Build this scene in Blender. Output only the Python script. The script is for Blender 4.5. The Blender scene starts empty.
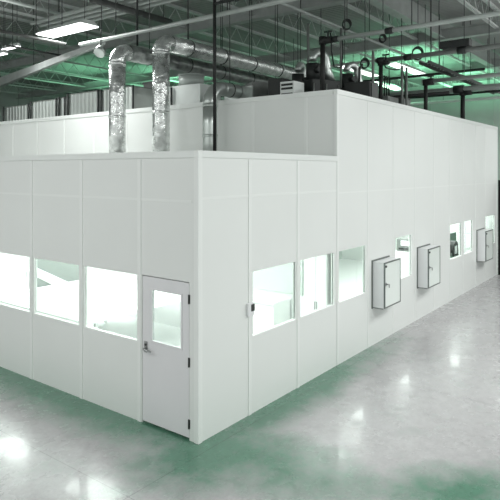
import bpy, bmesh, math, random
from mathutils import Vector, Matrix

C = bpy.context.scene.collection
S = bpy.context.scene
random.seed(7)

# ------------------------------------------------------------------ camera
HEAD = math.radians(37.143)
CX, CY, CH = -5.6114, -5.1139, 3.6342
F = 569.0
HY = 170.5
cd = bpy.data.cameras.new('camera')
cd.sensor_width = 36
cd.lens = F / 500 * 36
cd.shift_y = -(250 - HY) / 500
cd.clip_end = 300
cam = bpy.data.objects.new('camera', cd)
cam.location = (CX, CY, CH)
cam.rotation_euler = (math.pi / 2, 0, HEAD - math.pi / 2)
C.objects.link(cam)
S.camera = cam

# ------------------------------------------------------------------ world + exposure
w = bpy.data.worlds.new('world')
S.world = w
w.use_nodes = True
w.node_tree.nodes['Background'].inputs[0].default_value = (0.95, 1.0, 0.97, 1)
w.node_tree.nodes['Background'].inputs[1].default_value = 0.8
S.view_settings.view_transform = 'Standard'
S.view_settings.look = 'None'
S.view_settings.exposure = 0.0
S.view_settings.gamma = 1
S.view_settings.use_curve_mapping = False


def lamp(name, loc, size, power, color=(1, 1, 1), rot=(0, 0, 0), spread=180):
    l = bpy.data.lights.new(name, 'AREA')
    l.shape = 'RECTANGLE'
    l.size, l.size_y = size
    l.energy = power
    l.color = color
    l.spread = math.radians(spread)
    o = bpy.data.objects.new(name, l)
    o.location = loc
    o.rotation_euler = rot
    C.objects.link(o)
    return o


WHITE = (0.985, 1.0, 0.985)
GREEN = (0.35, 1.0, 0.58)
# the hall's rows of high-bay luminaires, south side and west side of the clean room
for x, y, p in ((1, -8, 430), (8, -7, 460), (15, -7, 460), (22, -7, 300), (-7, 3, 310), (-6, -10, 240), (-8, 11, 290)):
    lamp('high_bay_lamp', (x, y, 7.6), (3.5, 3.5), p, WHITE)
# clean room interior ceiling lamps
for x, y, sx, sy, p in ((1.95, 1.6, 1.2, 1.2, 75), (1.95, 4.4, 1.2, 1.2, 75), (1.95, 7.4, 1.2, 1.2, 75), (1.95, 10.4, 1.2, 1.2, 90),
                        (5.6, 1.6, 1.2, 1.2, 75), (8.6, 1.6, 1.2, 1.2, 75), (11.6, 1.4, 1.2, 1.2, 60), (14.2, 1.4, 1.2, 1.2, 60), (5.6, 4.6, 1.2, 1.2, 60)):
    lamp('clean_room_lamp', (x, y, 2.86), (sx, sy), p * 0.9, (0.97, 1, 0.98))
# added green uplights hidden beyond the clean room to tint the deck
for x, y, p in ((22, 6, 300), (28.5, 5, 260), (18, 17, 280), (14, 21, 70), (26, 14, 150)):
    lamp('added_green_uplight', (x, y, 7.3), (2.5, 2.5), p, GREEN, (math.pi, 0, 0))
for x, y, p in ((15, -4, 110), (22, -5, 90), (1, 8, 25)):  # added upward fill that brightens the deck, not part of any fixture
    lamp('deck_fill_uplight', (x, y, 7.3), (2.5, 2.5), p, WHITE, (math.pi, 0, 0))
lamp('far_bay_down_lamp', (27, 1, 8.3), (3, 3), 300, WHITE)


# ------------------------------------------------------------------ helpers
def ray(px):
    k = (px - 250) / F
    return (math.cos(HEAD) + k * math.sin(HEAD), math.sin(HEAD) - k * math.cos(HEAD))


def at_z(px, py, z):
    t = (CH - z) * F / (py - HY)
    r = ray(px)
    return Vector((CX + t * r[0], CY + t * r[1], z))


def at_y(px, py, y):
    r = ray(px)
    t = (y - CY) / r[1]
    return Vector((CX + t * r[0], y, CH - (py - HY) / F * t))


def at_x(px, py, x):
    r = ray(px)
    t = (x - CX) / r[0]
    return Vector((x, CY + t * r[1], CH - (py - HY) / F * t))


def mat(name, col, rough=0.5, metal=0.0, var=0.06, scale=3.0, bump=0.0, bscale=40.0, emit=None, estr=0, spec=0.5, coat=0.0):
    m = bpy.data.materials.new(name)
    m.use_nodes = True
    nt = m.node_tree
    b = nt.nodes['Principled BSDF']
    tc = nt.nodes.new('ShaderNodeTexCoord')
    n = nt.nodes.new('ShaderNodeTexNoise')
    n.inputs['Scale'].default_value = scale
    n.inputs['Detail'].default_value = 5
    nt.links.new(tc.outputs['Object'], n.inputs['Vector'])
    r = nt.nodes.new('ShaderNodeValToRGB')
    r.color_ramp.elements[0].position = 0.3
    r.color_ramp.elements[1].position = 0.7
    r.color_ramp.elements[0].color = tuple(max(0, c * (1 - var)) for c in col) + (1,)
    r.color_ramp.elements[1].color = tuple(min(1, c * (1 + var)) for c in col) + (1,)
    nt.links.new(n.outputs['Fac'], r.inputs['Fac'])
    nt.links.new(r.outputs['Color'], b.inputs['Base Color'])
    b.inputs['Roughness'].default_value = rough
    b.inputs['Metallic'].default_value = metal
    b.inputs['Specular IOR Level'].default_value = spec
    b.inputs['Coat Weight'].default_value = coat
    if bump:
        n2 = nt.nodes.new('ShaderNodeTexNoise')
        n2.inputs['Scale'].default_value = bscale
        n2.inputs['Detail'].default_value = 3
        nt.links.new(tc.outputs['Object'], n2.inputs['Vector'])
        bp = nt.nodes.new('ShaderNodeBump')
        bp.inputs['Strength'].default_value = bump
        bp.inputs['Distance'].default_value = 0.05
        nt.links.new(n2.outputs['Fac'], bp.inputs['Height'])
        nt.links.new(bp.outputs['Normal'], b.inputs['Normal'])
    if emit:
        b.inputs['Emission Color'].default_value = tuple(emit) + (1,)
        b.inputs['Emission Strength'].default_value = estr
    return m


M = {}
M['panel'] = mat('white_wall_panel', (0.80, 0.825, 0.805), 0.42, var=0.015, scale=0.6)
M['batten'] = mat('white_batten', (0.84, 0.865, 0.845), 0.35, var=0.01)
M['trimcap'] = mat('aluminium_cap_white', (0.80, 0.83, 0.81), 0.3, var=0.01)
M['door'] = mat('door_paint', (0.76, 0.76, 0.775), 0.4, var=0.01)
M['inner'] = mat('interior_wall', (0.55, 0.62, 0.58), 0.5, var=0.01)
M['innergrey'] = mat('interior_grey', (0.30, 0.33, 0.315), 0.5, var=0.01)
M['innerwhite'] = mat('interior_white', (0.88, 0.9, 0.89), 0.4, var=0.01)
M['greenish'] = mat('pale_green_worktop', (0.06, 0.14, 0.095), 0.4, var=0.05)
M['dark'] = mat('dark_gunmetal', (0.022, 0.026, 0.025), 0.5, 0.2, var=0.2)
M['darkgrey'] = mat('dark_grey_steel', (0.07, 0.075, 0.072), 0.5, 0.3, var=0.15)
M['midgrey'] = mat('mid_grey_steel', (0.20, 0.215, 0.205), 0.5, 0.2, var=0.12)
M['blackpaint'] = mat('black_paint', (0.008, 0.009, 0.0085), 0.6, 0.0, var=0.2)
M['hinge'] = mat('hinge_steel', (0.06, 0.065, 0.062), 0.4, 0.6)
M['chrome'] = mat('brushed_chrome', (0.42, 0.43, 0.43), 0.28, 1.0)
M['gasket'] = mat('grey_gasket', (0.15, 0.17, 0.16), 0.5)
M['casing'] = mat('cabinet_white', (0.80, 0.81, 0.82), 0.35, var=0.01)
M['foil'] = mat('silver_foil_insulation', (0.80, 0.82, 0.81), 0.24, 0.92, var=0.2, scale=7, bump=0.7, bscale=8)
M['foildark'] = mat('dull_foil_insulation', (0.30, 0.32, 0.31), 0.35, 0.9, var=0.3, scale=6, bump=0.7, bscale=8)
M['galv'] = mat('galvanised_duct', (0.55, 0.59, 0.57), 0.33, 0.85, var=0.2, scale=3)
M['steelpaint'] = mat('painted_joist_steel', (0.62, 0.65, 0.635), 0.5, 0.0, var=0.08)
M['girder'] = mat('painted_girder', (0.44, 0.47, 0.455), 0.5, 0.1, var=0.1)
M['pipe'] = mat('pale_pipe', (0.42, 0.46, 0.44), 0.45, 0.2, var=0.08)
M['concretewall'] = mat('back_wall_panel', (0.50, 0.53, 0.515), 0.7, var=0.08, scale=0.5)
M['white_box'] = mat('white_sheet_metal', (0.70, 0.74, 0.72), 0.35, 0.1, var=0.08, scale=2)
M['troffer'] = mat('lit_square_panel', (0.9, 0.9, 0.9), 0.4, emit=(0.96, 1, 0.98), estr=2.2)
M['lightdiff'] = mat('lit_diffuser', (0.9, 0.9, 0.9), 0.4, emit=(0.96, 1, 0.98), estr=4)
M['lightdim'] = mat('lit_tube', (0.9, 0.9, 0.9), 0.4, emit=(0.9, 1, 0.94), estr=2.2)
M['black'] = mat('black_cloth', (0.004, 0.0045, 0.004), 0.9, var=0.2)


def brick_ribs(m, axis, freq, strength=0.6):
    """corrugation across one axis as a bump"""
    nt = m.node_tree
    b = nt.nodes['Principled BSDF']
    tc = nt.nodes.new('ShaderNodeTexCoord')
    wv = nt.nodes.new('ShaderNodeTexWave')
    wv.bands_direction = axis
    wv.inputs['Scale'].default_value = freq
    bp = nt.nodes.new('ShaderNodeBump')
    bp.inputs['Strength'].default_value = strength
    bp.inputs['Distance'].default_value = 0.05
    nt.links.new(tc.outputs['Object'], wv.inputs['Vector'])
    nt.links.new(wv.outputs['Fac'], bp.inputs['Height'])
    nt.links.new(bp.outputs['Normal'], b.inputs['Normal'])


M['deck'] = mat('roof_deck', (0.34, 0.355, 0.345), 0.7, var=0.08, scale=0.35)
brick_ribs(M['deck'], 'X', 1.6)
M['corr'] = mat('corrugated_white', (0.46, 0.50, 0.475), 0.4, 0.2, var=0.12, scale=2)
brick_ribs(M['corr'], 'Y', 1.7, 0.8)

# glass
g = bpy.data.materials.new('window_glass')
g.use_nodes = True
nt = g.node_tree
nt.nodes.remove(nt.nodes['Principled BSDF'])
out = nt.nodes['Material Output']
tr = nt.nodes.new('ShaderNodeBsdfTransparent')
tr.inputs[0].default_value = (0.95, 0.985, 0.965, 1)
gl = nt.nodes.new('ShaderNodeBsdfGlossy')
gl.inputs['Roughness'].default_value = 0.02
fr = nt.nodes.new('ShaderNodeFresnel')
fr.inputs[0].default_value = 1.45
mx = nt.nodes.new('ShaderNodeMixShader')
geo = nt.nodes.new('ShaderNodeNewGeometry')
inv = nt.nodes.new('ShaderNodeMath'); inv.operation = 'SUBTRACT'; inv.inputs[0].default_value = 1
mul = nt.nodes.new('ShaderNodeMath'); mul.operation = 'MULTIPLY'
nt.links.new(geo.outputs['Backfacing'], inv.inputs[1])
nt.links.new(fr.outputs[0], mul.inputs[0])
nt.links.new(inv.outputs[0], mul.inputs[1])
nt.links.new(mul.outputs[0], mx.inputs[0])
nt.links.new(tr.outputs[0], mx.inputs[1])
nt.links.new(gl.outputs[0], mx.inputs[2])
nt.links.new(mx.outputs[0], out.inputs[0])
M['glass'] = g

# polished concrete floor
fm = bpy.data.materials.new('polished_concrete')
fm.use_nodes = True
nt = fm.node_tree
b = nt.nodes['Principled BSDF']
L = nt.links.new


def node(t, **kw):
    n = nt.nodes.new(t)
    for k, v in kw.items():
        setattr(n, k, v)
    return n


def math_(op, a, b_=None, clamp=False):
    n = node('ShaderNodeMath', operation=op, use_clamp=clamp)
    for i, v in enumerate((a, b_)):
        if v is None:
            continue
        if isinstance(v, (int, float)):
            n.inputs[i].default_value = v
        else:
            L(v, n.inputs[i])
    return n.outputs[0]


tc = node('ShaderNodeTexCoord')
sep = node('ShaderNodeSeparateXYZ')
L(tc.outputs['Object'], sep.inputs[0])


def noise(scale, detail=5, rough=0.6, off=(0, 0, 0), sc=(1, 1, 1)):
    mp = node('ShaderNodeMapping')
    mp.inputs['Location'].default_value = off
    mp.inputs['Scale'].default_value = sc
    L(tc.outputs['Object'], mp.inputs[0])
    n = node('ShaderNodeTexNoise')
    n.inputs['Scale'].default_value = scale
    n.inputs['Detail'].default_value = detail
    n.inputs['Roughness'].default_value = rough
    L(mp.outputs[0], n.inputs['Vector'])
    return n.outputs['Fac']


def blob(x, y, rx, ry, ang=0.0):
    """1 at the centre of a green patch, 0 outside"""
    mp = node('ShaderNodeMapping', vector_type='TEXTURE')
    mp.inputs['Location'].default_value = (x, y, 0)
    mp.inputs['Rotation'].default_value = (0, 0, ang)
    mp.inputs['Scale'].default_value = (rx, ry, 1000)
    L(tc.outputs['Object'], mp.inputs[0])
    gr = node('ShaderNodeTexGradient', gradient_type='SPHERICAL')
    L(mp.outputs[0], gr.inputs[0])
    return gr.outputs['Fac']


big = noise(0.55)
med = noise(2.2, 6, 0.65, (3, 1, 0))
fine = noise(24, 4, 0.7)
# green shade by walls and corner painted into the slab, plus a middle patch
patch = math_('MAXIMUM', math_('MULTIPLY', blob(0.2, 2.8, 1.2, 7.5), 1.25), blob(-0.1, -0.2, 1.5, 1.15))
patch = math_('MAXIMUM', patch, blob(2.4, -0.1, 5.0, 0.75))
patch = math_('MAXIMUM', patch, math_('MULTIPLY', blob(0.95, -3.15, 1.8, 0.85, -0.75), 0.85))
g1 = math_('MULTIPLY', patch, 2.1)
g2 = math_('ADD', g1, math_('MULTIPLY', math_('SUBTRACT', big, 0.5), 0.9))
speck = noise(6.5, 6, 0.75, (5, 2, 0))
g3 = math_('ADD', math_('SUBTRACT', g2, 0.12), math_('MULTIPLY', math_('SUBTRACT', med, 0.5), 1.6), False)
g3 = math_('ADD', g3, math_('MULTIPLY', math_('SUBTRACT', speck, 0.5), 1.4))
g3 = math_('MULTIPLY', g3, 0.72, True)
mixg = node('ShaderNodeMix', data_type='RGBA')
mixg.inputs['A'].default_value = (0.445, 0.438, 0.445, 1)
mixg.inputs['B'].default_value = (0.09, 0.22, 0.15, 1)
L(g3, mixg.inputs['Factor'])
var_ = math_('ADD', math_('MULTIPLY', speck, 0.65), math_('MULTIPLY', fine, 0.4))
var2 = math_('ADD', math_('MULTIPLY', math_('SUBTRACT', var_, 0.52), 1.25), 1.0)
# saw-cut control joints


def joint(axis, pos, width=0.006):
    d = math_('ABSOLUTE', math_('SUBTRACT', sep.outputs[axis], pos))
    return math_('LESS_THAN', d, width)


j = joint('Y', -0.21)
for ax, p in (('X', 3.7), ('X', -1.38), ('X', 9.4), ('Y', -5.2)):
    j = math_('MAXIMUM', j, joint(ax, p))
var3 = math_('MULTIPLY', var2, math_('SUBTRACT', 1.0, math_('MULTIPLY', j, 0.4)))
vm = node('ShaderNodeVectorMath', operation='SCALE')
L(mixg.outputs['Result'], vm.inputs[0])
L(var3, vm.inputs['Scale'])
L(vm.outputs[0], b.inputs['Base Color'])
rr = math_('ADD', math_('MULTIPLY', med, 0.25), 0.14)
L(rr, b.inputs['Roughness'])
b.inputs['Specular IOR Level'].default_value = 0.6
b.inputs['Coat Weight'].default_value = 0.14
b.inputs['Coat Roughness'].default_value = 0.04
bp = node('ShaderNodeBump')
bp.inputs['Strength'].default_value = 0.06
bp.inputs['Distance'].default_value = 0.01
L(med, bp.inputs['Height'])
L(bp.outputs[0], b.inputs['Normal'])
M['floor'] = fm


class MB:
    def __init__(s):
        s.bm = bmesh.new()

    def box(s, x0, x1, y0, y1, z0, z1):
        x0, x1 = sorted((x0, x1)); y0, y1 = sorted((y0, y1)); z0, z1 = sorted((z0, z1))
        v = [s.bm.verts.new(p) for p in ((x0, y0, z0), (x1, y0, z0), (x1, y1, z0), (x0, y1, z0),
                                         (x0, y0, z1), (x1, y0, z1), (x1, y1, z1), (x0, y1, z1))]
        for q in ((0, 3, 2, 1), (4, 5, 6, 7), (0, 1, 5, 4), (1, 2, 6, 5), (2, 3, 7, 6), (3, 0, 4, 7)):
            s.bm.faces.new([v[i] for i in q])
        return s

    def tube(s, pts, r, n=14, closed=False, cap=True, flat=False):
        pts = [Vector(p) for p in pts]
        N = len(pts)
        rad = r if isinstance(r, (list, tuple)) else [r] * N
        rings = []
        up = None
        for i, p in enumerate(pts):
            if closed:
                d = (pts[(i + 1) % N] - pts[i - 1]).normalized()
            elif i == 0:
                d = (pts[1] - p).normalized()
            elif i == N - 1:
                d = (p - pts[i - 1]).normalized()
            else:
                d = ((p - pts[i - 1]).normalized() + (pts[i + 1] - p).normalized()).normalized()
            if up is None:
                up = Vector((0, 0, 1)) if abs(d.z) < 0.9 else Vector((1, 0, 0))
            a = (up - d * up.dot(d)).normalized()
            c = d.cross(a)
            up = a
            rings.append([s.bm.verts.new(p + (a * math.cos(2 * math.pi * k / n) + c * math.sin(2 * math.pi * k / n)) * rad[i]) for k in range(n)])
        rng = range(N) if closed else range(N - 1)
        for i in rng:
            A, B = rings[i], rings[(i + 1) % N]
            for k in range(n):
                f = s.bm.faces.new((A[k], A[(k + 1) % n], B[(k + 1) % n], B[k]))
                f.smooth = not flat
        if cap and not closed:
            s.bm.faces.new(list(reversed(rings[0])))
            s.bm.faces.new(rings[-1])
        return s

    def prism(s, pts, z0, z1):
        a = [s.bm.verts.new((p[0], p[1], z0)) for p in pts]
        c = [s.bm.verts.new((p[0], p[1], z1)) for p in pts]
        n = len(pts)
        s.bm.faces.new(list(reversed(a)))
        s.bm.faces.new(c)
        for i in range(n):
            s.bm.faces.new((a[i], a[(i + 1) % n], c[(i + 1) % n], c[i]))
        return s

    def hexa(s, a, c):
        """a, c: two quads of points joined into a solid"""
        A = [s.bm.verts.new(p) for p in a]
        B = [s.bm.verts.new(p) for p in c]
        s.bm.faces.new(list(reversed(A)))
        s.bm.faces.new(B)
        for i in range(4):
            s.bm.faces.new((A[i], A[(i + 1) % 4], B[(i + 1) % 4], B[i]))
        return s

    def build(s, name, m, parent=None, bevel=0.0, loc=None):
        me = bpy.data.meshes.new(name)
        bmesh.ops.recalc_face_normals(s.bm, faces=s.bm.faces)
        if loc is not None:
            bmesh.ops.translate(s.bm, verts=s.bm.verts, vec=-Vector(loc))
        s.bm.to_mesh(me)
        s.bm.free()
        me.materials.append(M[m] if isinstance(m, str) else m)
        o = bpy.data.objects.new(name, me)
        C.objects.link(o)
        if loc is not None:
            o.location = loc
        if parent:
            o.parent = parent
        if bevel:
            bv = o.modifiers.new('bevel', 'BEVEL')
            bv.width = bevel
            bv.segments = 2
        return o


def root(name, label, cat, loc=(0, 0, 0), group=None, kind=None, rz=0):
    o = bpy.data.objects.new(name, None)
    o.empty_display_size = 0.1
    o.location = loc
    o.rotation_euler = (0, 0, rz)
    C.objects.link(o)
    tag(o, label, cat, group, kind)
    return o


def tag(o, label=None, cat=None, group=None, kind=None):
    if label: o['label'] = label
    if cat: o['category'] = cat
    if group: o['group'] = group
    if kind: o['kind'] = kind
    return o


def struct(o):
    o['kind'] = 'structure'
    return o


def copy_tree(o, parent=None):
    c = o.copy()
    C.objects.link(c)
    if parent: c.parent = parent
    for ch in o.children:
        copy_tree(ch, c)
    return c


def arc(c, r, a0, a1, u, v, n=8):
    """points of an arc around c in the plane u, v"""
    c, u, v = Vector(c), Vector(u), Vector(v)
    return [c + u * (r * math.cos(a0 + (a1 - a0) * i / n)) + v * (r * math.sin(a0 + (a1 - a0) * i / n)) for i in range(n + 1)]


# ------------------------------------------------------------------ the hall
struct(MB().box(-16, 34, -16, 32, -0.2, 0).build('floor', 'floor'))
ZD = 9.3
struct(MB().box(-16, 34, -16, 32, ZD, ZD + 0.15).build('ceiling', 'deck'))
wb = MB().box(33.0, 33.3, -16, 32, 0, ZD)
for k in range(24):
    wb.box(32.95, 33.0, -15.5 + 2 * k, -15.42 + 2 * k, 0, ZD)
struct(wb.build('wall_back', 'concretewall'))
wn = MB().box(-16, 33, 31.0, 31.3, 0, ZD)
for k in range(24):
    wn.box(-15.5 + 2 * k, -15.42 + 2 * k, 30.95, 31.0, 0, ZD)
struct(wn.build('wall_left', 'concretewall'))

# ------------------------------------------------------------------ clean room shell
HL, HT = 3.9, 5.15
X1, X2, YN = 3.83, 15.4, 14.0
WZ0, WZ1 = 1.14, 2.13
T = 0.07


def wall_with_holes(mb, axis, a0, a1, h, holes, off0, off1):
    """a wall along axis with rectangular openings (s0, s1, z0, z1)"""
    def bx(s0, s1, z0, z1):
        if s1 - s0 < 1e-4 or z1 - z0 < 1e-4:
            return
        if axis == 'x':
            mb.box(s0, s1, off0, off1, z0, z1)
        else:
            mb.box(off0, off1, s0, s1, z0, z1)
    s = a0
    for (h0, h1, z0, z1) in sorted(holes):
        bx(s, h0, 0, h)
        bx(h0, h1, 0, z0)
        bx(h0, h1, z1, h)
        s = h1
    bx(s, a1, 0, h)


# west face (X = 0)
west_windows = [(1.19, 2.455), (2.57, 3.865), (3.98, 5.24), (5.36, 6.62)]
DY0, DY1, DZ = 0.16, 1.09, 2.13
holes = [(a, b_, WZ0, WZ1) for a, b_ in west_windows] + [(DY0, DY1, 0.0, DZ)]
mw = MB()
wall_with_holes(mw, 'y', 0.0, YN, HL, holes, 0.0, T)
ww = struct(mw.build('wall_west', 'panel'))
bt = MB()
WB = [1.145, 2.51, 3.92, 5.3, 6.68, 8.0, 9.4]
for y in WB:
    bt.box(-0.012, 0, y - 0.035, y + 0.035, 0.0, HL - 0.1)
ys = [0.075] + WB
for i in range(len(ys) - 1):
    bt.box(-0.008, 0, ys[i] + 0.036, ys[i + 1] - 0.036, 3.20, 3.235)
struct(bt.build('trim_1', 'batten'))
struct(MB().box(-0.018, T, 0.02, YN, HL - 0.09, HL + 0.002).build('trim_2', 'trimcap'))

# south face, low part (Y = 0)
low_windows = [(1.20, 2.42), (2.54, 3.73)]
ms = MB()
wall_with_holes(ms, 'x', T, X1, HL, [(a, b_, WZ0, WZ1) for a, b_ in low_windows], 0.0, T)
struct(ms.build('wall_south', 'panel'))
bt = MB()
for x in (1.13, 2.47):
    bt.box(x - 0.035, x + 0.035, -0.012, 0, 0, HL - 0.1)
for a, b_ in ((0.07, 1.09), (1.17, 2.43), (2.51, 3.80)):
    bt.box(a, b_, -0.008, 0, 3.24, 3.275)
struct(bt.build('trim_3', 'batten'))
struct(MB().box(0.02, X1 - 0.02, -0.018, T, HL - 0.09, HL + 0.002).build('trim_4', 'trimcap'))
struct(MB().box(-0.02, 0.065, -0.02, 0.065, 0, HL + 0.004).build('trim_5', 'batten', bevel=0.008))

# south face, tall part
tall_windows = [(3.895, 5.05), (6.55, 7.52), (10.34, 11.40), (11.62, 12.5), (13.95, 15.15)]
mt = MB()
wall_with_holes(mt, 'x', X1, X2, HT, [(a, b_, WZ0, WZ1) for a, b_ in tall_windows], 0.0, T)
struct(mt.build('wall_south_tall', 'panel'))
bt = MB()
for x in (5.14, 6.43, 7.73, 9.05, 10.34 - 0.06, 11.53, 12.8, 14.1 - 0.2):
    bt.box(x - 0.018, x + 0.018, -0.006, 0, 0, HT - 0.1)
bt.box(X1 + 0.05, X2 - 0.04, -0.005, 0, 3.20, 3.225)
struct(bt.build('trim_6', 'batten'))
struct(MB().box(X1 - 0.018, X2 + 0.018, -0.018, T, HT - 0.09, HT + 0.002).build('trim_7', 'trimcap'))
struct(MB().box(X1 - 0.02, X1 + 0.05, -0.012, 0.05, HL + 0.01, HT + 0.003).box(X1 - 0.02, X1 + 0.05, -0.012, -0.0005, 0, HL + 0.01).build('trim_8', 'batten', bevel=0.006))
struct(MB().box(X2 - 0.03, X2 + 0.02, -0.02, 0.05, 0, HT + 0.003).build('trim_9', 'batten', bevel=0.006))
# tall part, west face above the low roof and inner partition below it
struct(MB().box(X1, X1 + T, T, YN, 3.8, HT).build('wall_upper_west', 'panel'))
struct(MB().box(X1 + 0.02, X1 + T - 0.02, T, YN, 0, 2.95).build('wall_partition', 'innerwhite'))
struct(MB().box(X1 - 0.01, X1 + 0.018, 0.75, 2.6, 1.2, 2.9).build('trim_12', 'inner'))
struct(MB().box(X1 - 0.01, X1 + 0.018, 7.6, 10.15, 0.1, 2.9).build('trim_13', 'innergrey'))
bt = MB()
for y in (0.68, 1.96, 3.3, 4.6, 5.9, 7.2, 8.5, 9.8, 11.1):
    bt.box(X1 - 0.008, X1, y - 0.03, y + 0.03, HL, HT - 0.1)
struct(bt.build('trim_10', 'batten'))
struct(MB().box(X1 - 0.018, X1 + T, T + 0.01, YN, HT - 0.09, HT + 0.002).build('trim_11', 'trimcap'))
struct(MB().box(X2 - T, X2, T, YN, 0, HT).build('wall_east', 'panel'))
struct(MB().box(T, X2, YN - T, YN, 0, HL).build('wall_north', 'panel'))
struct(MB().box(T + 0.005, X1 - 0.005, T + 0.005, YN - T - 0.005, 3.78, 3.85).build('roof_low', 'panel'))
struct(MB().box(X1 + T + 0.005, X2 - T - 0.005, T + 0.005, YN - T - 0.005, 5.0, 5.08).build('roof_tall', 'panel'))
struct(MB().box(T + 0.005, X2 - T - 0.005, T + 0.005, YN - T - 0.01, 2.96, 3.02).build('ceiling_clean_room', 'innerwhite'))
struct(MB().box(T + 0.002, X2 - T - 0.002, T + 0.002, YN - T - 0.01, 0.001, 0.012).build('floor_clean_room', 'innerwhite'))
struct(MB().box(X1 + T + 0.01, X2 - T - 0.01, 6.0, 6.1, 0.013, 2.95).build('wall_inner_north', 'inner'))
struct(MB().box(T + 0.01, X1 - 0.01, 12.6, 12.7, 0.013, 2.95).build('wall_inner_low', 'innerwhite'))
struct(MB().box(15.44, 15.55, -6.0, -0.03, 0, 3.3).build('wall_end', 'black'))

wn_ = 0


def window(axis, a, b_, z0, z1):
    global wn_
    wn_ += 1
    fr_ = MB()
    f = 0.015
    d0, d1 = 0.004, T - 0.004

    def bx(mb, s0, s1, q0, q1, e0, e1):
        if axis == 'x':
            mb.box(s0, s1, e0, e1, q0, q1)
        else:
            mb.box(e0, e1, s0, s1, q0, q1)
    bx(fr_, a, a + f, z0, z1, d0, d1)
    bx(fr_, b_ - f, b_, z0, z1, d0, d1)
    bx(fr_, a + f, b_ - f, z0, z0 + f, d0, d1)
    bx(fr_, a + f, b_ - f, z1 - f, z1, d0, d1)
    o = struct(fr_.build('window_%d' % wn_, 'batten'))
    p = MB()
    bx(p, a + f, b_ - f, z0 + f, z1 - f, 0.040, 0.042)
    p.build('pane', 'glass', o)
    s_ = MB()
    bx(s_, b_ - f - 0.008 if axis == 'x' else b_ - f - 0.008, b_ - f, z0 + f, z1 - f, 0.028, 0.038)
    s_.build('gasket', 'gasket' if axis == 'x' else 'batten', o)


for a, b_ in west_windows: window('y', a, b_, WZ0, WZ1)
for a, b_ in low_windows + tall_windows: window('x', a, b_, WZ0, WZ1)

# the door: leaf with a vision lite, lever handle, three hinges, frame stops
dr = root('door_1', None, None, (0, DY0, 0), kind='structure')
lf = MB()
ly0, ly1 = DY0 + 0.006, DY1 - 0.012
VL = (0.31, 0.885, 1.21, 1.94)
lf.box(0.0, 0.045, ly0, VL[0], 0.035, DZ - 0.014)
lf.box(0.0, 0.045, VL[1], ly1, 0.035, DZ - 0.014)
lf.box(0.0, 0.045, VL[0], VL[1], 0.035, VL[2])
lf.box(0.0, 0.045, VL[0], VL[1], VL[3], DZ - 0.014)


def kid(o, p):
    o.parent = p
    o.location = Vector(o.location) - p.location
    return o


leaf = kid(lf.build('door_leaf', 'door'), dr)
vf = MB()
a0, a1, z0, z1 = VL
vf.box(-0.008, 0.0, a0 - 0.02, a0 + 0.005, z0 - 0.02, z1 + 0.02).box(-0.008, 0.0, a1 - 0.005, a1 + 0.02, z0 - 0.02, z1 + 0.02)
vf.box(-0.008, 0.0, a0 + 0.005, a1 - 0.005, z0 - 0.02, z0 + 0.005).box(-0.008, 0.0, a0 + 0.005, a1 - 0.005, z1 - 0.005, z1 + 0.02)
kid(vf.build('vision_frame', 'door'), dr)
kid(MB().box(0.02, 0.022, a0, a1, z0, z1).build('pane', 'glass'), dr)
ds = MB().box(0.047, 0.068, DY0, DY0 + 0.03, 0, DZ).box(0.047, 0.068, DY1 - 0.03, DY1, 0, DZ).box(0.047, 0.068, DY0 + 0.03, DY1 - 0.03, DZ - 0.03, DZ)
kid(ds.build('door_stop', 'batten'), dr)
kid(MB().box(0.047, 0.068, DY0 + 0.03, DY1 - 0.03, 0.013, 0.05).build('threshold', 'darkgrey'), dr)
for z in (0.22, 1.05, 1.90):
    h = MB().box(-0.006, 0.004, DY0 - 0.014, DY0 + 0.022, z - 0.062, z + 0.062).tube([(-0.012, DY0 + 0.004, z - 0.062), (-0.012, DY0 + 0.004, z + 0.062)], 0.009, 10)
    kid(h.build('hinge', 'hinge'), dr)
hy, hz = 1.00, 1.085
h = MB().box(-0.012, 0.0, hy - 0.022, hy + 0.04, hz - 0.06, hz + 0.10)
kid(h.build('handle_plate', 'chrome', bevel=0.003), dr)
h = MB().tube([(-0.012, hy, hz), (-0.055, hy, hz), (-0.062, hy - 0.02, hz - 0.002), (-0.06, hy - 0.15, hz - 0.012)], [0.018, 0.016, 0.016, 0.013], 10)
h.tube([(-0.012, hy, hz), (-0.018, hy, hz)], 0.032, 16)
kid(h.build('door_handle', 'chrome'), dr)
h = MB().tube([(-0.012, hy, hz + 0.055), (-0.024, hy, hz + 0.055)], 0.017, 16)
kid(h.build('lock_cylinder', 'hinge'), dr)

# ------------------------------------------------------------------ pass-through cabinets on the south face


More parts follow.
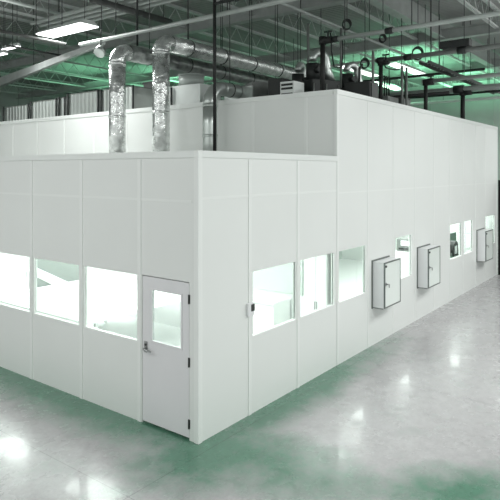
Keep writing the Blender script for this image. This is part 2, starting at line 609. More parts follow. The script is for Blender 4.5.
def cabinet(x0, label):
    w_, h_, d_ = 0.82, 0.94, 0.255
    o = root('pass_through_cabinet', label, 'wall cabinet', (x0, 0, 0.80), 'pass-through cabinets on the long wall')
    mb = MB()
    t = 0.025
    mb.box(0, t, -d_, 0, 0, h_).box(w_ - t, w_, -d_, 0, 0, h_).box(t, w_ - t, -d_, 0, 0, t).box(t, w_ - t, -d_, 0, h_ - t, h_).box(t, w_ - t, -0.02, 0, t, h_ - t)
    mb.build('casing', 'casing', o)
    fl = MB().box(-0.03, 0.0, -0.018, 0, -0.03, h_ + 0.03).box(w_, w_ + 0.03, -0.018, 0, -0.03, h_ + 0.03).box(0, w_, -0.018, 0, -0.03, 0).box(0, w_, -0.018, 0, h_, h_ + 0.03)
    fl.build('mounting_flange', 'gasket', o)
    fr_ = MB()
    q = 0.024
    e0, e1 = -d_ - 0.03, -d_ - 0.001
    fr_.box(0, q, e0, e1, 0, h_).box(w_ - q, w_, e0, e1, 0, h_).box(q, w_ - q, e0, e1, 0, q).box(q, w_ - q, e0, e1, h_ - q, h_)
    df = fr_.build('door', 'gasket', o)
    MB().box(q, w_ - q, e0 + 0.008, e0 + 0.014, q, h_ - q).build('door_panel', 'milk', df)
    hd = MB().tube([(0.05, e0 + 0.008, 0.5), (0.05, e0 - 0.035, 0.5), (0.115, e0 - 0.04, 0.49), (0.125, e0 - 0.04, 0.42)], [0.014, 0.012, 0.012, 0.010], 10)
    hd.tube([(0.05, e0 + 0.006, 0.5), (0.05, e0 - 0.008, 0.5)], 0.03, 14)
    hd.build('handle', 'chrome', df)
    MB().box(0.03, 0.075, e0 - 0.014, e0 + 0.007, h_ - 0.10, h_ - 0.06).build('catch', 'hinge', df)
    MB().box(0.0, w_, -d_ + 0.02, -0.03, -0.02, -0.001).build('base_rail', 'gasket', o)
    return o


M['milk'] = mat('pale_green_glass_panel', (0.84, 0.90, 0.86), 0.08, var=0.01, spec=0.6)
cabinet(5.34, 'white pass-through cabinet nearest the low section, first along the long wall')
cabinet(7.88, 'middle white pass-through cabinet, right of the small window with grey equipment')
cabinet(12.93, 'farthest white pass-through cabinet, below the last window by the wall end')

# card reader
o = root('card_reader', 'small white card reader with a dark face left of the window', 'card reader', (1.09, -0.001, 1.5))
MB().box(-0.05, 0.0995, -0.045, 0, -0.02, 0.17).build('housing', 'casing', o, bevel=0.006)
MB().box(0.02, 0.095, -0.055, -0.045, 0.05, 0.15).build('keypad', 'hinge', o)

# ------------------------------------------------------------------ inside the clean room
zb = 0.013
o = root('lab_bench', 'white lab bench seen through the window beside the card reader', 'bench', (3.4, 2.2, zb))
MB().box(-0.2, 0.40, -1.2, 0.35, 1.08, 1.12).build('worktop', 'innerwhite', o)
MB().box(-0.17, 0.40, -1.17, 0.32, 0.08, 1.08).build('cabinet_base', 'innerwhite', o)
MB().box(-0.12, 0.40, -1.15, 0.3, 0, 0.08).build('plinth', 'gasket', o)
o = root('tall_cupboard', 'tall white cupboard behind the window next to the corner junction', 'cupboard', (3.5, 0.4, zb))
MB().box(0.20, 0.34, -0.27, 0.20, 0, 2.3).build('carcass', 'innerwhite', o)
for s in (0, 1):
    dd = MB().box(0.182, 0.199, -0.26 + s * 0.235, -0.035 + s * 0.235, 0.05, 2.27).build('door', 'innerwhite', o)
    MB().box(0.168, 0.182, -0.06 + s * 0.05, -0.045 + s * 0.05, 1.0, 1.15).build('handle', 'chrome', dd)


def solid(pts, z0, z1):
    return MB().prism([(p[0], p[1]) for p in pts], z0, z1)


o = root('work_table', 'large white work table behind the middle window left of the door', 'table', (1.6, 5.0, zb))
t_ = MB().box(0.25 - 1.6, 3.2 - 1.6, 2.7 - 5.0, 5.93 - 5.0, 1.06, 1.1)
t_.build('tabletop', 'innerwhite', o)
for sx in (0.5, 3.1):
    for sy in (2.8, 5.8):
        MB().box(sx - 1.6, sx - 1.55, sy - 5, sy - 4.95, 0, 1.06).build('leg', 'innerwhite', o)
MB().box(0.6 - 1.6, 3.05 - 1.6, 5.8 - 5, 5.82 - 5, 0.1, 1.05).build('modesty_panel', 'innerwhite', o)
MB().box(0.27 - 1.6, 0.29 - 1.6, 2.9 - 5, 5.75 - 5, 0.05, 1.05).build('side_panel', 'innerwhite', o)
# slanting white table beyond it
pa, pb = at_z(34, 266, 0.92), at_z(73, 284, 0.92)
d = (pb - pa).normalized()
n_ = Vector((-d.y, d.x, 0))
if n_.y < 0: n_ = -n_
o = root('side_table', 'narrow white table standing askew against the grey partition', 'table', (pa.x, pa.y, zb))
q = [Vector((0, 0, 0)), (pb - pa), (pb - pa) + n_ * 0.34, n_ * 0.34]
MB().prism([(p.x, p.y) for p in q], 0.85, 0.90).build('tabletop', 'innerwhite', o)
for f_, e_ in ((0.06, 0.05), (0.94, 0.05), (0.06, 0.28), (0.94, 0.28)):
    p = (pb - pa) * f_ + n_ * e_
    MB().box(p.x - 0.02, p.x + 0.02, p.y - 0.02, p.y + 0.02, 0, 0.85).build('leg', 'innerwhite', o)

# equipment behind the far windows
p = at_y(409, 240, 0.85)
o = root('equipment_cabinet', 'white equipment cabinet behind the small window between two wall cabinets', 'cabinet', (9.55, 0.85, zb))
MB().box(-0.35, 0.35, -0.3, 0.3, 0.05, 1.42).build('carcass', 'innerwhite', o)
MB().box(-0.33, 0.33, -0.28, 0.28, 0, 0.05).build('plinth', 'gasket', o)
MB().box(-0.36, -0.35, -0.25, 0.25, 0.1, 1.35).build('door', 'innerwhite', o)
o = root('bench_instrument', 'grey bench instrument on top of the white equipment cabinet', 'instrument', (9.5, 0.85, 1.42 + zb))
MB().box(-0.28, 0.22, -0.22, 0.24, 0.0, 0.34).build('housing', 'midgrey', o, bevel=0.02)
MB().box(-0.285, -0.28, -0.15, 0.12, 0.16, 0.30).build('screen', 'casing', o)
MB().box(-0.29, -0.28, -0.18, 0.18, 0.05, 0.10).build('control_strip', 'dark', o)
o = root('green_table', 'green-topped table behind the far pair of windows', 'table', (12.1, 0.7, zb))
MB().box(-1.18, 0.23, -0.42, -0.40, 0.3, 0.98).build('front_panel', 'greenish', o)
MB().box(-1.2, 0.25, -0.5, 0.45, 0.98, 1.02).build('tabletop', 'greenish', o)
for sx in (-1.15, 0.18):
    for sy in (-0.45, 0.38):
        MB().box(sx, sx + 0.05, sy, sy + 0.05, 0, 0.98).build('leg', 'midgrey', o)
o = root('inspection_machine', 'black hooded inspection machine standing on the green table', 'machine', (12.05, 0.55, 1.02 + zb))
pr = [(-0.22, 0), (-0.22, 0.18), (-0.17, 0.33), (-0.07, 0.42), (0.08, 0.44), (0.2, 0.38), (0.24, 0.2), (0.24, 0)]
mb = MB()
A = [mb.bm.verts.new((x, -0.18, z)) for x, z in pr]
B = [mb.bm.verts.new((x, 0.18, z)) for x, z in pr]
mb.bm.faces.new(A); mb.bm.faces.new(list(reversed(B)))
for i in range(8):
    mb.bm.faces.new((A[i], A[(i + 1) % 8], B[(i + 1) % 8], B[i]))
mb.build('hood', 'dark', o)
MB().box(-0.12, 0.1, -0.19, -0.18, 0.06, 0.3).build('viewing_window', 'casing', o)
MB().box(-0.26, -0.22, -0.14, 0.14, 0.0, 0.1).build('control_strip', 'midgrey', o)
o = root('green_screen', 'pale green screen panel standing behind the black machine', 'screen', (12.85, 0.72, zb))
MB().box(-0.4, 0.3, -0.02, 0.02, 0.1, 1.62).build('panel', 'greenish', o)
for sx in (-0.35, 0.2):
    MB().box(sx, sx + 0.05, -0.15, 0.15, 0, 0.1).build('foot', 'midgrey', o)
o = root('storage_rack', 'pale storage rack behind the last window at the wall end', 'rack', (15.0, 0.5, zb))
for sx in (-0.5, 0.2):
    for sy in (-0.3, 0.3):
        MB().box(sx, sx + 0.04, sy, sy + 0.04, 0, 1.9).build('post', 'casing', o)
for z in (0.3, 0.9, 1.45):
    MB().box(-0.46, 0.2, -0.26, 0.3, z, z + 0.03).build('shelf', 'inner', o)

# ------------------------------------------------------------------ roof steel
def joist(y, label):
    """open-web joist along X"""
    o = root('roof_joist', label, 'joist', (9, y, 8.6), 'open-web joists under the roof deck')
    xa, xb = -24.5, 23.9
    MB().box(xa, xb, -0.07, -0.01, 0, 0.06).box(xa, xb, 0.01, 0.07, 0, 0.06).build('bottom_chord', 'steelpaint', o)
    MB().box(xa, xb, -0.07, 0.07, 0.62, 0.7).build('top_chord', 'steelpaint', o)
    wb_ = MB()
    x = xa
    k = 0
    while x < xb - 0.5:
        z0, z1 = (0.06, 0.62) if k % 2 == 0 else (0.62, 0.06)
        wb_.tube([(x, 0, z0), (x + 0.42, 0, z1)], 0.013, 5)
        x += 0.42
        k += 1
    wb_.build('web', 'steelpaint', o)
    return o


jl = 'pale steel open-web joist running lengthwise under the roof deck'
base = joist(-0.9, jl)
for y in [-0.9 - 2.3 * k for k in range(1, 7)] + [0.03 + 2.9 * k for k in range(0, 11)]:
    c = copy_tree(base)
    c.location = (9, y, 8.6)


def girder(x, y0=-15.5, y1=30.5):
    o = root('roof_girder', 'wide pale roof girder crossing below the joists', 'girder', (x, 7, 8.45), 'roof girders crossing below the joists')
    a, b_ = y0 - 7, y1 - 7
    MB().box(-0.14, 0.14, a, b_, 0, 0.03).build('bottom_flange', 'girder', o)
    MB().box(-0.14, 0.14, a, b_, 0.37, 0.4).build('top_flange', 'girder', o)
    MB().box(-0.012, 0.012, a, b_, 0.03, 0.37).build('web', 'girder', o)
    return o


gb = girder(9.0)
for x in (-8.5, 0.2, 15.5, 22.5, 29):
    c = copy_tree(gb)
    c.location = (x, 7, 8.45)

o = root('roof_beam', 'broad pale beam running lengthwise, left of the twin-chord joist at top right', 'beam', (9, 1.97, 8.5))
MB().box(-24.5, 23.9, -0.16, 0.16, 0, 0.03).build('bottom_flange', 'girder', o)
MB().box(-24.5, 23.9, -0.012, 0.012, 0.03, 0.75).build('web', 'girder', o)
# tapering pale beam at upper left
p0, p1 = at_z(-12, 87.5, 7.0), at_z(104, 42, 7.0)
d = (p1 - p0).normalized()
sd = Vector((-d.y, d.x, 0))
mb = MB()


def quad(p, hh, ww):
    return [p + sd * ww - Vector((0, 0, hh)), p - sd * ww - Vector((0, 0, hh)), p - sd * ww + Vector((0, 0, hh)), p + sd * ww + Vector((0, 0, hh))]


mb.hexa(quad(p0, 0.18, 0.1), quad(p1, 0.055, 0.05))
cc = (p0 + p1) / 2
o = root('tapered_beam', 'broad pale tapering beam slanting below the luminaire at upper left', 'beam', tuple(cc))
mb.build('beam_body', 'girder', o, loc=None).location = -cc
for f_ in (0.15, 0.5, 0.9):
    p = p0 + (p1 - p0) * f_ - cc
    MB().tube([p, p + Vector((0, 0, 9.3 - 7.0))], 0.012, 6).build('hanger_rod', 'darkgrey', o)

# pipes ------------------------------------------------------------
def pipe(name, label, cat, pts, r, m, group=None, couplings=(), rods=(), n=12, rodtop=9.3):
    pts = [Vector(p) for p in pts]
    b0 = pts[0].copy()
    o = root(name, label, cat, tuple(b0), group)
    MB().tube([p - b0 for p in pts], r, n).build('run', m, o)
    for f_ in couplings:
        p = pts[-2] + (pts[-1] - pts[-2]) * f_ - b0
        d = (pts[-1] - pts[-2]).normalized()
        MB().tube([p - d * r * 1.6, p + d * r * 1.6], r * 1.45, n).build('coupling', 'dark', o)
    for f_ in rods:
        p = pts[-2] + (pts[-1] - pts[-2]) * f_ - b0
        MB().tube([p, Vector((p.x, p.y, rodtop - b0.z))], 0.011, 6).build('hanger_rod', 'darkgrey', o)
    return o


# long pale pipe over the low roof
pipe('overhead_pipe', 'long pale pipe passing in front of the foil ducts toward the top edge', 'pipe',
     [(2.72, 6.25, 6.62), (2.72, -4.5, 6.62)], 0.045, 'pipe', rods=(0.12, 0.42, 0.75))
# sprinkler mains along Y, fed by black risers on the roofs
pipe('overhead_pipe', 'pale pipe with a dark coupling running right from the first black riser', 'pipe',
     [(4.75, 0.6, 6.33), (4.75, -5.0, 6.33)], 0.045, 'pipe', couplings=(0.22, 0.01), rods=(0.05, 0.3))
pipe('overhead_pipe', 'dark grey pipe running right from the second black riser', 'pipe',
     [(7.15, 0.75, 6.27), (7.15, -6.0, 6.27)], 0.055, 'midgrey', couplings=(0.02, 0.12, 0.3), rods=(0.2, 0.45))
pipe('overhead_pipe', 'thin pale pipe running right from the third black riser', 'pipe',
     [(10.1, 0.7, 6.13), (10.1, -7.0, 6.13)], 0.055, 'pipe', couplings=(0.03,), rods=(0.15, 0.4))
pipe('overhead_pipe', 'thick pale pipe with dark top crossing before the back wall', 'pipe',
     [(13.5, 4.5, 6.3), (13.5, -9.0, 6.3)], 0.1, 'pipe', couplings=(0.28,), rods=(0.1, 0.35, 0.6))
pipe('conduit', 'dark conduit attached under the thick pipe before the back wall', 'conduit',
     [(13.62, 4.5, 6.17), (13.62, -9.0, 6.17)], 0.035, 'dark', rods=(0.2,), rodtop=6.2)


def riser(x, y, z0, z1, r, label, side=None):
    o = root('riser_pipe', label, 'pipe', (x, y, z0))
    h = z1 - z0
    MB().tube([(0, 0, 0), (0, 0, h)], r, 12).build('run', 'blackpaint', o)
    MB().tube([(0, 0, 0), (0, 0, 0.04)], r * 1.9, 14).build('flange', 'dark', o)
    if side:
        MB().tube([(0, 0, h - r * 1.5), (0, 0, h + r * 1.5)], r * 1.5, 12).tube([(0, 0, h), (0.02, -r * 4, h)], r * 1.45, 12).build('elbow', 'blackpaint', o)
        MB().tube([(-0.05, -r * 3, h + 0.02), (-0.05, -r * 3, h + 0.16)], 0.02, 8).tube([(-0.05, -r * 3 - 0.09, h + 0.16), (-0.05, -r * 3 + 0.09, h + 0.16)], 0.02, 8).build('valve', 'dark', o)
    return o


riser(4.72, 0.82, 5.08, 6.33, 0.052, 'thick black riser pipe standing just behind the tall corner', True)
riser(7.15, 0.62, 5.08, 6.22, 0.05, 'black riser pipe beside the pale grey cabinet on the tall roof', True)
riser(10.1, 0.60, 5.08, 6.1, 0.055, 'black riser pipe on the tall roof in front of the green far wall', True)
riser(13.5, 0.60, 5.08, 6.2, 0.07, 'farthest black riser pipe meeting the thick pale pipe', True)
o = riser(2.6, 1.95, 3.85, 7.6, 0.033, 'slim black floor-to-roof pole rising above the low roof left of the tall face')
MB().tube([(0, 0, 2.95), (0.0, -0.5, 2.95)], 0.03, 8).build('side_arm', 'dark', o)
MB().tube([(0, -0.5, 2.95), (0.0, -0.56, 2.95)], 0.055, 8).build('end_cap', 'dark', o)

# slim vertical conduits on the tall roof
for px, lab, y, m_ in ((341, 'slim pale conduit dropping left of the pale curved duct', 1.2, 'midgrey'), (373, 'slim grey conduit dropping beside the cable loops', 0.35, 'midgrey'),
                       (402, 'left one of two close grey conduits by the pale grey cabinet', 0.55, 'midgrey'), (406.5, 'right one of two close grey conduits by the pale grey cabinet', 0.55, 'midgrey'),
                       (308, 'thin grey conduit dropping left of the thick black riser', 1.6, 'midgrey')):
    p = at_y(px, 100, y)
    top = 6.95 if px in (341, 308) else 6.3
    pipe('conduit', lab, 'conduit', [(p.x, y, 5.08), (p.x, y, top)], 0.03, m_)

# conduits along X
pipe('conduit', 'long grey conduit slanting down across the middle of the roof space', 'conduit',
     [(3.0, 1.85, 7.3), (20.5, 1.85, 7.3)], 0.035, 'pipe', rods=(0.1, 0.35, 0.6, 0.85))
o = root('cable_tray', 'dark ladder cable tray slanting down in front of the green deck', 'cable tray', (16, 1.35, 7.0))
MB().box(-4, 5, -0.16, -0.12, 0, 0.1).box(-4, 5, 0.12, 0.16, 0, 0.1).build('side_rail', 'darkgrey', o)
for k in range(30):
    MB().box(-3.95 + k * 0.3, -3.91 + k * 0.3, -0.12, 0.12, 0.01, 0.04).build('rung', 'darkgrey', o)
for x in (-3, 0.5, 4):
    for s in (-0.14, 0.14):
        MB().tube([(x, s, 0.08), (x, s, 2.3)], 0.012, 6).build('hanger_rod', 'darkgrey', o)
p = at_z(-10, 27, 6.7); q = at_z(62, 45, 6.7)
pipe('strut_channel', 'dark strut slanting left of the lit luminaire', 'strut', [(p.x, (p.y + q.y) / 2, 6.7), (q.x, (p.y + q.y) / 2, 6.7)], 0.04, 'darkgrey', rods=(0.6, 0.95))
p = at_z(12, 44, 7.2); q = at_z(58, 57, 7.2)
pipe('conduit', 'short thin dark conduit below the dark strut at upper left', 'conduit', [(p.x, (p.y + q.y) / 2, 7.2), (q.x, (p.y + q.y) / 2, 7.2)], 0.03, 'darkgrey', rods=(0.1, 0.9))
p = at_z(0, -3, 8.0); q = at_z(70, 18, 8.0)
pipe('conduit', 'pale conduit crossing above the lit luminaire at upper left', 'conduit', [(p.x, (p.y + q.y) / 2, 8.0), (q.x, (p.y + q.y) / 2, 8.0)], 0.05, 'pipe', rods=(0.2, 0.8))
p = at_z(95, -2, 7.5); q = at_z(167, 23, 7.5)
pipe('strut_channel', 'thick dark strut carrying the bundle of pale pipes', 'strut', [(p.x, (p.y + q.y) / 2, 7.5), (q.x, (p.y + q.y) / 2, 7.5)], 0.08, 'darkgrey', rods=(0.3, 0.9))
xm = (p.x + q.x) / 2
pr_ = None
for k in range(4):
    x = xm - 0.55 + 0.26 * k
    if pr_ is None:
        pr_ = pipe('bundled_pipe', 'pale pipe in the parallel bundle above the foil ducts', 'pipe', [(x, 9.0, 7.64), (x, -6, 7.64)], 0.05, 'pipe', group='parallel bundle of pale pipes above the foil ducts')
    else:
        c = copy_tree(pr_)
        c.location = (x, 9.0, 7.64)
pipe('drop_rod', 'dark vertical rod dropping from the dark strut to the first duct', 'rod', [(3.1, 4.68, 6.45), (3.1, 4.68, 9.3)], 0.025, 'dark')

# ------------------------------------------------------------------ foil ducts


def duct(name, label, x, y, zbase, zc, r, xend, mv, mh, bend=0.30, straps=6):
    o = root(name, label, 'duct', (x, y, zbase))
    hh = zc - zbase
    MB().tube([(0, 0, 0), (0, 0, (hh - bend) * .33), (0, 0, (hh - bend) * .66), (0, 0, hh - bend)], r, 24).build('vertical_run', mv, o)
    el = arc((bend, 0, hh - bend), bend, math.pi, math.pi / 2, (1, 0, 0), (0, 0, 1), 8)
    MB().tube(el, r * 1.03, 24).build('elbow', mh if mv == 'galv' else mv, o)
    n = 10
    MB().tube([(bend + (xend - x - bend) * k / n, 0, hh) for k in range(n + 1)], r, 24).build('horizontal_run', mh, o)
    for z in (0.05, (hh - bend) * 0.45, hh - bend):
        MB().tube([(0, 0, z - 0.025), (0, 0, z + 0.025)], r * 1.05, 24).build('collar', mv, o)
    for k in range(straps):
        xx = bend + (xend - x - bend) * (k + 0.5) / straps
        MB().tube([(xx - 0.015, 0, hh), (xx + 0.015, 0, hh)], r * 1.04, 24).build('strap', 'darkgrey', o)
        MB().tube([(xx, 0, hh + r * .9), (xx, 0, 9.3 - zbase)], 0.011, 6).build('hanger_rod', 'darkgrey', o)
    return o


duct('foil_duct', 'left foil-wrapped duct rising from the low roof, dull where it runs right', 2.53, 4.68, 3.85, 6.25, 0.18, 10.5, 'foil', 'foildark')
duct('foil_duct', 'right foil-wrapped duct rising from the low roof with bright foil overhead', 3.2, 4.02, 3.85, 6.48, 0.19, 10.8, 'foil', 'foil', bend=0.27)
duct('spiral_duct', 'bare grey metal duct curving over the tall face, in front of the foil ducts', 3.44, 2.80, 3.85, 5.40, 0.155, 4.36, 'galv', 'galv', bend=0.40, straps=1)

# cowl at the left of duct 1
p = at_x(102, 51, 2.6)
o = root('round_cowl', 'round pale cowl at the left of the first duct elbow', 'cowl', tuple(p))
MB().tube([(-0.05, 0.05, -0.05), (0.05, 0.07, 0.05)], [0.13, 0.12], 16).build('cowl_body', 'galv', o)
MB().tube([(0.03, 0.08, 0.1), (0.1, 0.1, 9.3 - p.z)], 0.012, 6).build('hanger_rod', 'darkgrey', o)

# ------------------------------------------------------------------ filter housings on the tall roof (left)
labs = ['widest', 'a', 'b']
spans = [(12.1, 13.7, 0.0), (10.55, 12.02, 0.06), (10.1, 10.46, 0.08), (8.47, 10.0, 0.15), (6.95, 8.38, 0.15), (15.3, 16.8, 0.0)]
lab2 = ['corrugated white roof housing at the far left edge of the tall roof',
        'corrugated white roof housing below the dark flat unit',
        'narrow corrugated white roof housing between two wide ones',
        'corrugated white roof housing just left of the first foil duct',
        'corrugated white roof housing behind and right of the first foil duct']
for (a, b_, dz), l_ in zip(spans[:5], lab2):
    o = root('roof_housing', l_, 'roof housing', (5.35, (a + b_) / 2, 5.08), 'corrugated housings along the tall roof')
    hw = (b_ - a) / 2
    top = 0.74 + dz
    MB().box(-0.3, 0.6, -hw + 0.06, hw - 0.06, 0.08, top).build('shell', 'corr', o)
    MB().box(-0.32, 0.62, -hw + 0.02, hw - 0.02, 0, 0.08).build('base_rail', 'darkgrey', o)
    MB().box(-0.31, 0.61, -hw + 0.04, hw - 0.04, top, top + 0.02).build('cap', 'midgrey', o)
    for s in (-1, 1):
        MB().tube([(-0.36, s * (hw - 0.03), 0.02), (-0.36, s * (hw - 0.03), top + 0.03)], 0.028, 8).build('edge_post', 'dark', o)
o = root('flat_roof_unit', 'dark flat unit behind the corrugated housings', 'ventilation unit', (6.8, 11.2, 5.08))
MB().box(-0.4, 0.4, -1.3, 0.6, 0.0, 1.1).build('casing', 'darkgrey', o)
MB().box(-0.42, 0.42, -1.32, 0.62, 1.1, 1.14).build('lid', 'midgrey', o)
o = root('flat_roof_unit', 'small pale grey unit standing left of the first foil duct', 'ventilation unit', (6.6, 7.75, 5.08))
MB().box(-0.25, 0.25, -0.3, 0.3, 0.0, 1.22).build('casing', 'midgrey', o)
MB().box(-0.27, 0.27, -0.32, 0.32, 1.22, 1.26).build('lid', 'midgrey', o)

# fan filter box with drum on top, right of duct 2
o = root('filter_box', 'bright white box between the second foil duct and the bare duct', 'filter box', (4.35, 4.35, 5.08))
MB().box(-0.15, 0.6, -0.58, 0.52, 0.0, 0.58).build('casing', 'white_box', o, bevel=0.01)
MB().tube([(0.2, 0.02, 0.58), (0.2, 0.02, 0.84)], 0.31, 28).build('drum', 'pipe', o)
MB().tube([(0.2, 0.02, 0.84), (0.2, 0.02, 0.87)], 0.33, 28).build('drum_lid', 'pipe', o)
MB().tube([(-0.2, 0.3, 0.06), (-0.2, 0.3, 0.55)], 0.03, 8).build('strut', 'dark', o)
# grey transition duct, black unit, slotted white unit
o = root('transition_duct', 'pale grey rectangular duct transition right of the bare duct', 'duct', (4.4, 2.72, 5.08))
MB().hexa([(0, -0.30, 0.0), (0.0, 0.42, 0.0), (0.0, 0.42, 0.36), (0.0, -0.30, 0.50)], [(0.9, -0.36, 0.0), (0.9, 0.3, 0.0), (0.9, 0.3, 0.5), (0.9, -0.36, 0.6)]).build('duct_body', 'midgrey', o)
MB().box(-0.03, 0.0, -0.34, 0.46, 0.0, 0.42).build('flange', 'galv', o)
o = root('black_cabinet', 'black upright cabinet right of the grey duct transition', 'cabinet', (4.5, 1.78, 5.08))
MB().box(-0.1, 0.45, -0.15, 0.2, 0, 0.52).build('casing', 'dark', o)
MB().box(-0.115, -0.1, -0.12, 0.16, 0.05, 0.48).build('door', 'dark', o)
o = root('slotted_unit', 'small white unit with dark slots on the tall roof edge', 'vent unit', (4.35, 1.45, 5.08))
MB().box(0.0, 0.4, -0.16, 0.18, 0, 0.42).build('casing', 'white_box', o)
for z in (0.13, 0.25, 0.33):
    MB().box(-0.012, 0.0, -0.13, 0.15, z, z + 0.045).build('slot', 'dark', o)

# ------------------------------------------------------------------ blowers and cable gear on the tall roof


def blower(x, y, s, rz, label):
    o = root('blower', label, 'blower', (x, y, 5.08), rz=rz)
    MB().box(-0.34 * s, 0.34 * s, -0.28 * s, 0.28 * s, 0, 0.5 * s).build('motor_box', 'dark', o, bevel=0.02)
    MB().box(-0.4 * s, 0.4 * s, -0.33 * s, 0.33 * s, -0.0, 0.06 * s).build('skid', 'darkgrey', o)
    MB().tube([(-0.15 * s, 0, 0.5 * s), (-0.15 * s, 0, 0.85 * s)], 0.15 * s, 18).build('fan_housing', 'dark', o)
    pts = arc((0.0, 0, 0.92 * s), 0.17 * s, math.pi, 0, (1, 0, 0), (0, 0, 1), 8) + [Vector((0.2 * s, 0, 0.7 * s)), Vector((0.3 * s, 0, 0.5 * s))]
    MB().tube(pts, [0.08 * s] * 4 + [0.09 * s] * 5 + [0.1 * s, 0.1 * s], 14).build('curved_duct', 'galv', o)
    MB().tube([(-0.15 * s, -0.14 * s, 0.7 * s), (-0.15 * s, -0.3 * s, 0.7 * s)], 0.07 * s, 14).build('motor', 'dark', o)
    for k in range(3):
        MB().tube([(-0.3 * s + k * 0.3 * s, -0.29 * s, 0.06), (-0.3 * s + k * 0.3 * s, -0.29 * s, 0.4 * s)], 0.018, 6).build('rib', 'midgrey', o)
    return o


blower(5.32, 1.25, 1.05, -0.5, 'black blower with pale curved duct right behind the tall corner')
blower(6.5, 1.05, 0.95, -0.45, 'black blower with pale curved duct farther along the tall roof edge')
blower(6.05, 2.2, 1.0, 0.2, 'black blower behind the thick black riser')
for k, (x, y, zh, wd, l_) in enumerate(((5.7, 0.42, 0.45, 0.22, 'low dark box between the two front blowers'),
                                      (7.35, 1.45, 0.4, 0.25, 'low dark box behind the second black riser'))):
    o = root('control_box', l_, 'control box', (x, y, 5.08))
    MB().box(-wd, wd, -0.3, 0.3, 0, zh).build('casing', 'dark', o, bevel=0.01)
    MB().box(-wd * .7, wd * .7, -0.32, -0.3, 0.04, zh - 0.04).build('cover', 'darkgrey', o)
    MB().tube([(0.1, 0.1, zh), (0.1, 0.1, zh + 0.35), (0.25, 0.1, zh + 0.45)], 0.025, 8).build('gland_pipe', 'dark', o)

o = root('electrical_cabinet', 'mid grey electrical cabinet with cables on the tall roof edge', 'cabinet', (8.3, 0.9, 5.08))
MB().box(-0.55, 0.12, -0.2, 0.2, 0, 0.42).build('casing', 'midgrey', o, bevel=0.01)
MB().box(-0.5, 0.05, -0.215, -0.2, 0.05, 0.38).build('door', 'midgrey', o)
for k in range(4):
    x = -0.45 + 0.14 * k
    MB().tube([(x, 0, 0.42), (x, 0, 0.7), (x + 0.05, 0, 0.92), (x + 0.1, 0.05, 0.98)], 0.022, 8).build('cable', 'dark', o)
o = root('electrical_cabinet', 'narrow dark grey cabinet behind the pair of close conduits', 'cabinet', (8.95, 0.9, 5.08))
MB().box(-0.2, 0.35, -0.18, 0.2, 0, 0.5).build('casing', 'darkgrey', o, bevel=0.01)
MB().box(-0.15, 0.3, -0.19, -0.18, 0.05, 0.45).build('door', 'midgrey', o)


def coil(px, py, y, r, label, drop=0.0):
    p = at_y(px, py, y)
    o = root('cable_coil', label, 'cable coil', tuple(p), 'coiled cables hanging over the tall roof')
    d0 = Vector((math.sin(HEAD), -math.cos(HEAD), 0))
    for k in range(3):
        c0 = Vector((0.02 * k, 0.02 * k, -0.01 * k))
        pts = arc(c0, r * (1 - 0.06 * k), 0, 2 * math.pi, d0, (0, 0, 1.15), 20)[:-1]
        MB().tube(pts, 0.014, 6, closed=True).build('loop', 'dark', o)
    MB().tube([(0, 0, r), (0, 0, 9.3 - p.z)], 0.01, 6).build('hanger_rod', 'darkgrey', o)
    return o


coil(365, 63, 0.9, 0.10, 'dark cable coil hanging beside the second slim conduit')
coil(418, 53, 0.2, 0.14, 'dark cable coil hanging right of the second black riser')
coil(347, 24, 1.0, 0.10, 'dark cable coil hanging highest, near the long conduit')
coil(383, 38, 0.7, 0.08, 'thin cable coil hanging above the second black riser')

# drooping cables
o = root('draped_cable', 'dark cable drooping from the first pale pipe down to the blowers', 'cable', (5.2, 0.9, 6.5))
MB().tube([(0, 0, 0.1), (0.05, 0, -0.3), (0.25, 0.05, -0.6), (0.6, 0.05, -0.55), (0.75, 0.1, -0.2), (0.72, 0.1, 0.2)], 0.016, 6).build('cable_run', 'dark', o)
o = root('draped_cable', 'dark cable drooping over the mid grey electrical cabinet', 'cable', (7.2, 0.6, 6.25))
MB().tube([(0, 0, 0.0), (0.2, 0, -0.12), (0.7, 0, -0.1), (1.2, 0, 0.0), (1.4, 0, -0.3), (1.4, 0, -0.75)], 0.018, 6).build('cable_run', 'dark', o)

# junction box on dark pipe
p = at_y(452, 54, -0.9)
pipe('overhead_pipe', 'thin pale pipe high above the blowers, nearest of three far ones', 'pipe',
     [(12.5, 12, 7.4), (12.5, -7.0, 7.4)], 0.045, 'steelpaint', rods=(0.1, 0.4, 0.7))
pipe('overhead_pipe', 'black pipe crossing in front of the far strip lights', 'pipe',
     [(15.0, 16, 7.15), (15.0, 0.3, 7.15)], 0.05, 'blackpaint', rods=(0.1, 0.5, 0.9))
pipe('overhead_pipe', 'pale far pipe crossing in front of the green back wall', 'pipe',
     [(21.8, 16, 6.95), (21.8, -8, 6.95)], 0.07, 'steelpaint', rods=(0.1, 0.5, 0.9))
pipe('overhead_pipe', 'black low pipe behind the electrical cabinets', 'pipe',
     [(11.8, 8, 6.0), (11.8, 0.5, 6.0)], 0.05, 'blackpaint', rods=(0.2, 0.8))
o = root('junction_box', 'long dark junction box at the joint of two overhead pipes', 'junction box', (7.15, -1.15, 6.34))
MB().box(-0.12, 0.12, -0.32, 0.32, 0.0, 0.16).build('casing', 'dark', o, bevel=0.01)

# ------------------------------------------------------------------ luminaires


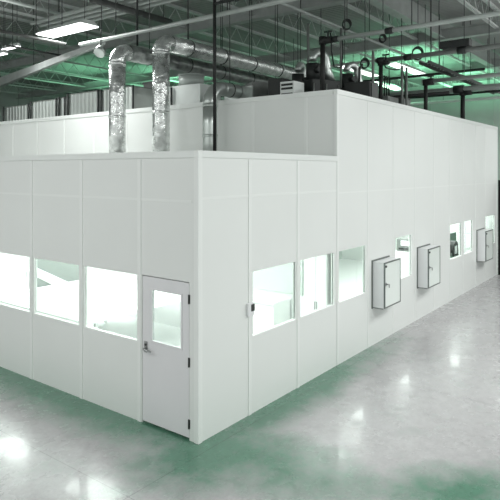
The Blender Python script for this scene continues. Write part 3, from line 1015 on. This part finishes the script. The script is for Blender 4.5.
def luminaire(name, label, cx, cy, z, lx, ly, m, rodtop=9.3, group=None, power=None):
    o = root(name, label, 'ceiling light', (cx, cy, z), group)
    MB().box(-lx / 2, lx / 2, -ly / 2, ly / 2, 0.0, 0.02).build('diffuser', m, o)
    MB().hexa([(-lx / 2 - .01, -ly / 2 - .01, .02), (lx / 2 + .01, -ly / 2 - .01, .02), (lx / 2 + .01, ly / 2 + .01, .02), (-lx / 2 - .01, ly / 2 + .01, .02)],
              [(-lx / 4, -ly / 2, .12), (lx / 4, -ly / 2, .12), (lx / 4, ly / 2, .12), (-lx / 4, ly / 2, .12)]).build('housing', 'white_box', o)
    for s in (-1, 1):
        MB().tube([(0, s * ly * 0.4, .1), (0, s * ly * 0.4, rodtop - z)], 0.009, 6).build('hanger_rod', 'darkgrey', o)
    if power:
        l = lamp('luminaire_lamp', (0, 0, -0.02), (lx, ly), power, WHITE)
        l.parent = o
    return o


luminaire('high_bay_light', 'large brightly lit rectangular luminaire at upper left', 2.66, 6.72, 7.0, 0.5, 1.8, 'lightdiff', power=110)
p = at_z(11, 48.5, 7.4)
luminaire('high_bay_light', 'small lit luminaire at the far upper left edge, upper one', p.x, p.y, 7.4, 0.14, 0.85, 'lightdiff', power=40)
p = at_z(-2, 55.5, 7.0)
luminaire('high_bay_light', 'small lit luminaire at the far upper left edge, lower one', p.x, p.y, 7.0, 0.14, 0.8, 'lightdiff', power=25)
# far strip lights behind the blowers
for px, py, l_ in ((357, 71, 'far lit strip light seen above the front blowers'), (385, 86, 'far lit strip light, lowest behind the electrical cabinet'),
                   (408, 70, 'far lit strip light near the second black riser top'), (345, 88, 'far lit strip light seen between the blowers')):
    p = at_z(px, py, 7.9)
    luminaire('strip_light', l_, p.x, p.y, 7.9, 3.6, 0.45, 'lightdim')
for px, py, l_ in ((25, 108, 'far lit strip light above the left roof housing'),):
    p = at_z(px, py + 0, 7.7)
    luminaire('strip_light', l_, min(p.x, 30), min(p.y, 29), 7.7, 0.6, 2.0, 'lightdim')

# ceiling panels lit inside the clean room
k = 0
for x, y in ((1.95, 1.6), (1.95, 4.4), (1.95, 7.4), (1.95, 10.4), (5.6, 1.6), (8.6, 1.6), (11.6, 1.4), (14.2, 1.4), (5.6, 4.6)):
    o = root('troffer_light', 'lit square ceiling panel inside the clean room', 'ceiling light', (x, y, 2.9), 'square ceiling panels inside the clean room')
    MB().box(-0.6, 0.6, -0.6, 0.6, 0.0, 0.02).build('diffuser', 'troffer', o)
    MB().box(-0.63, 0.63, -0.63, 0.63, 0.02, 0.058).build('frame', 'casing', o)
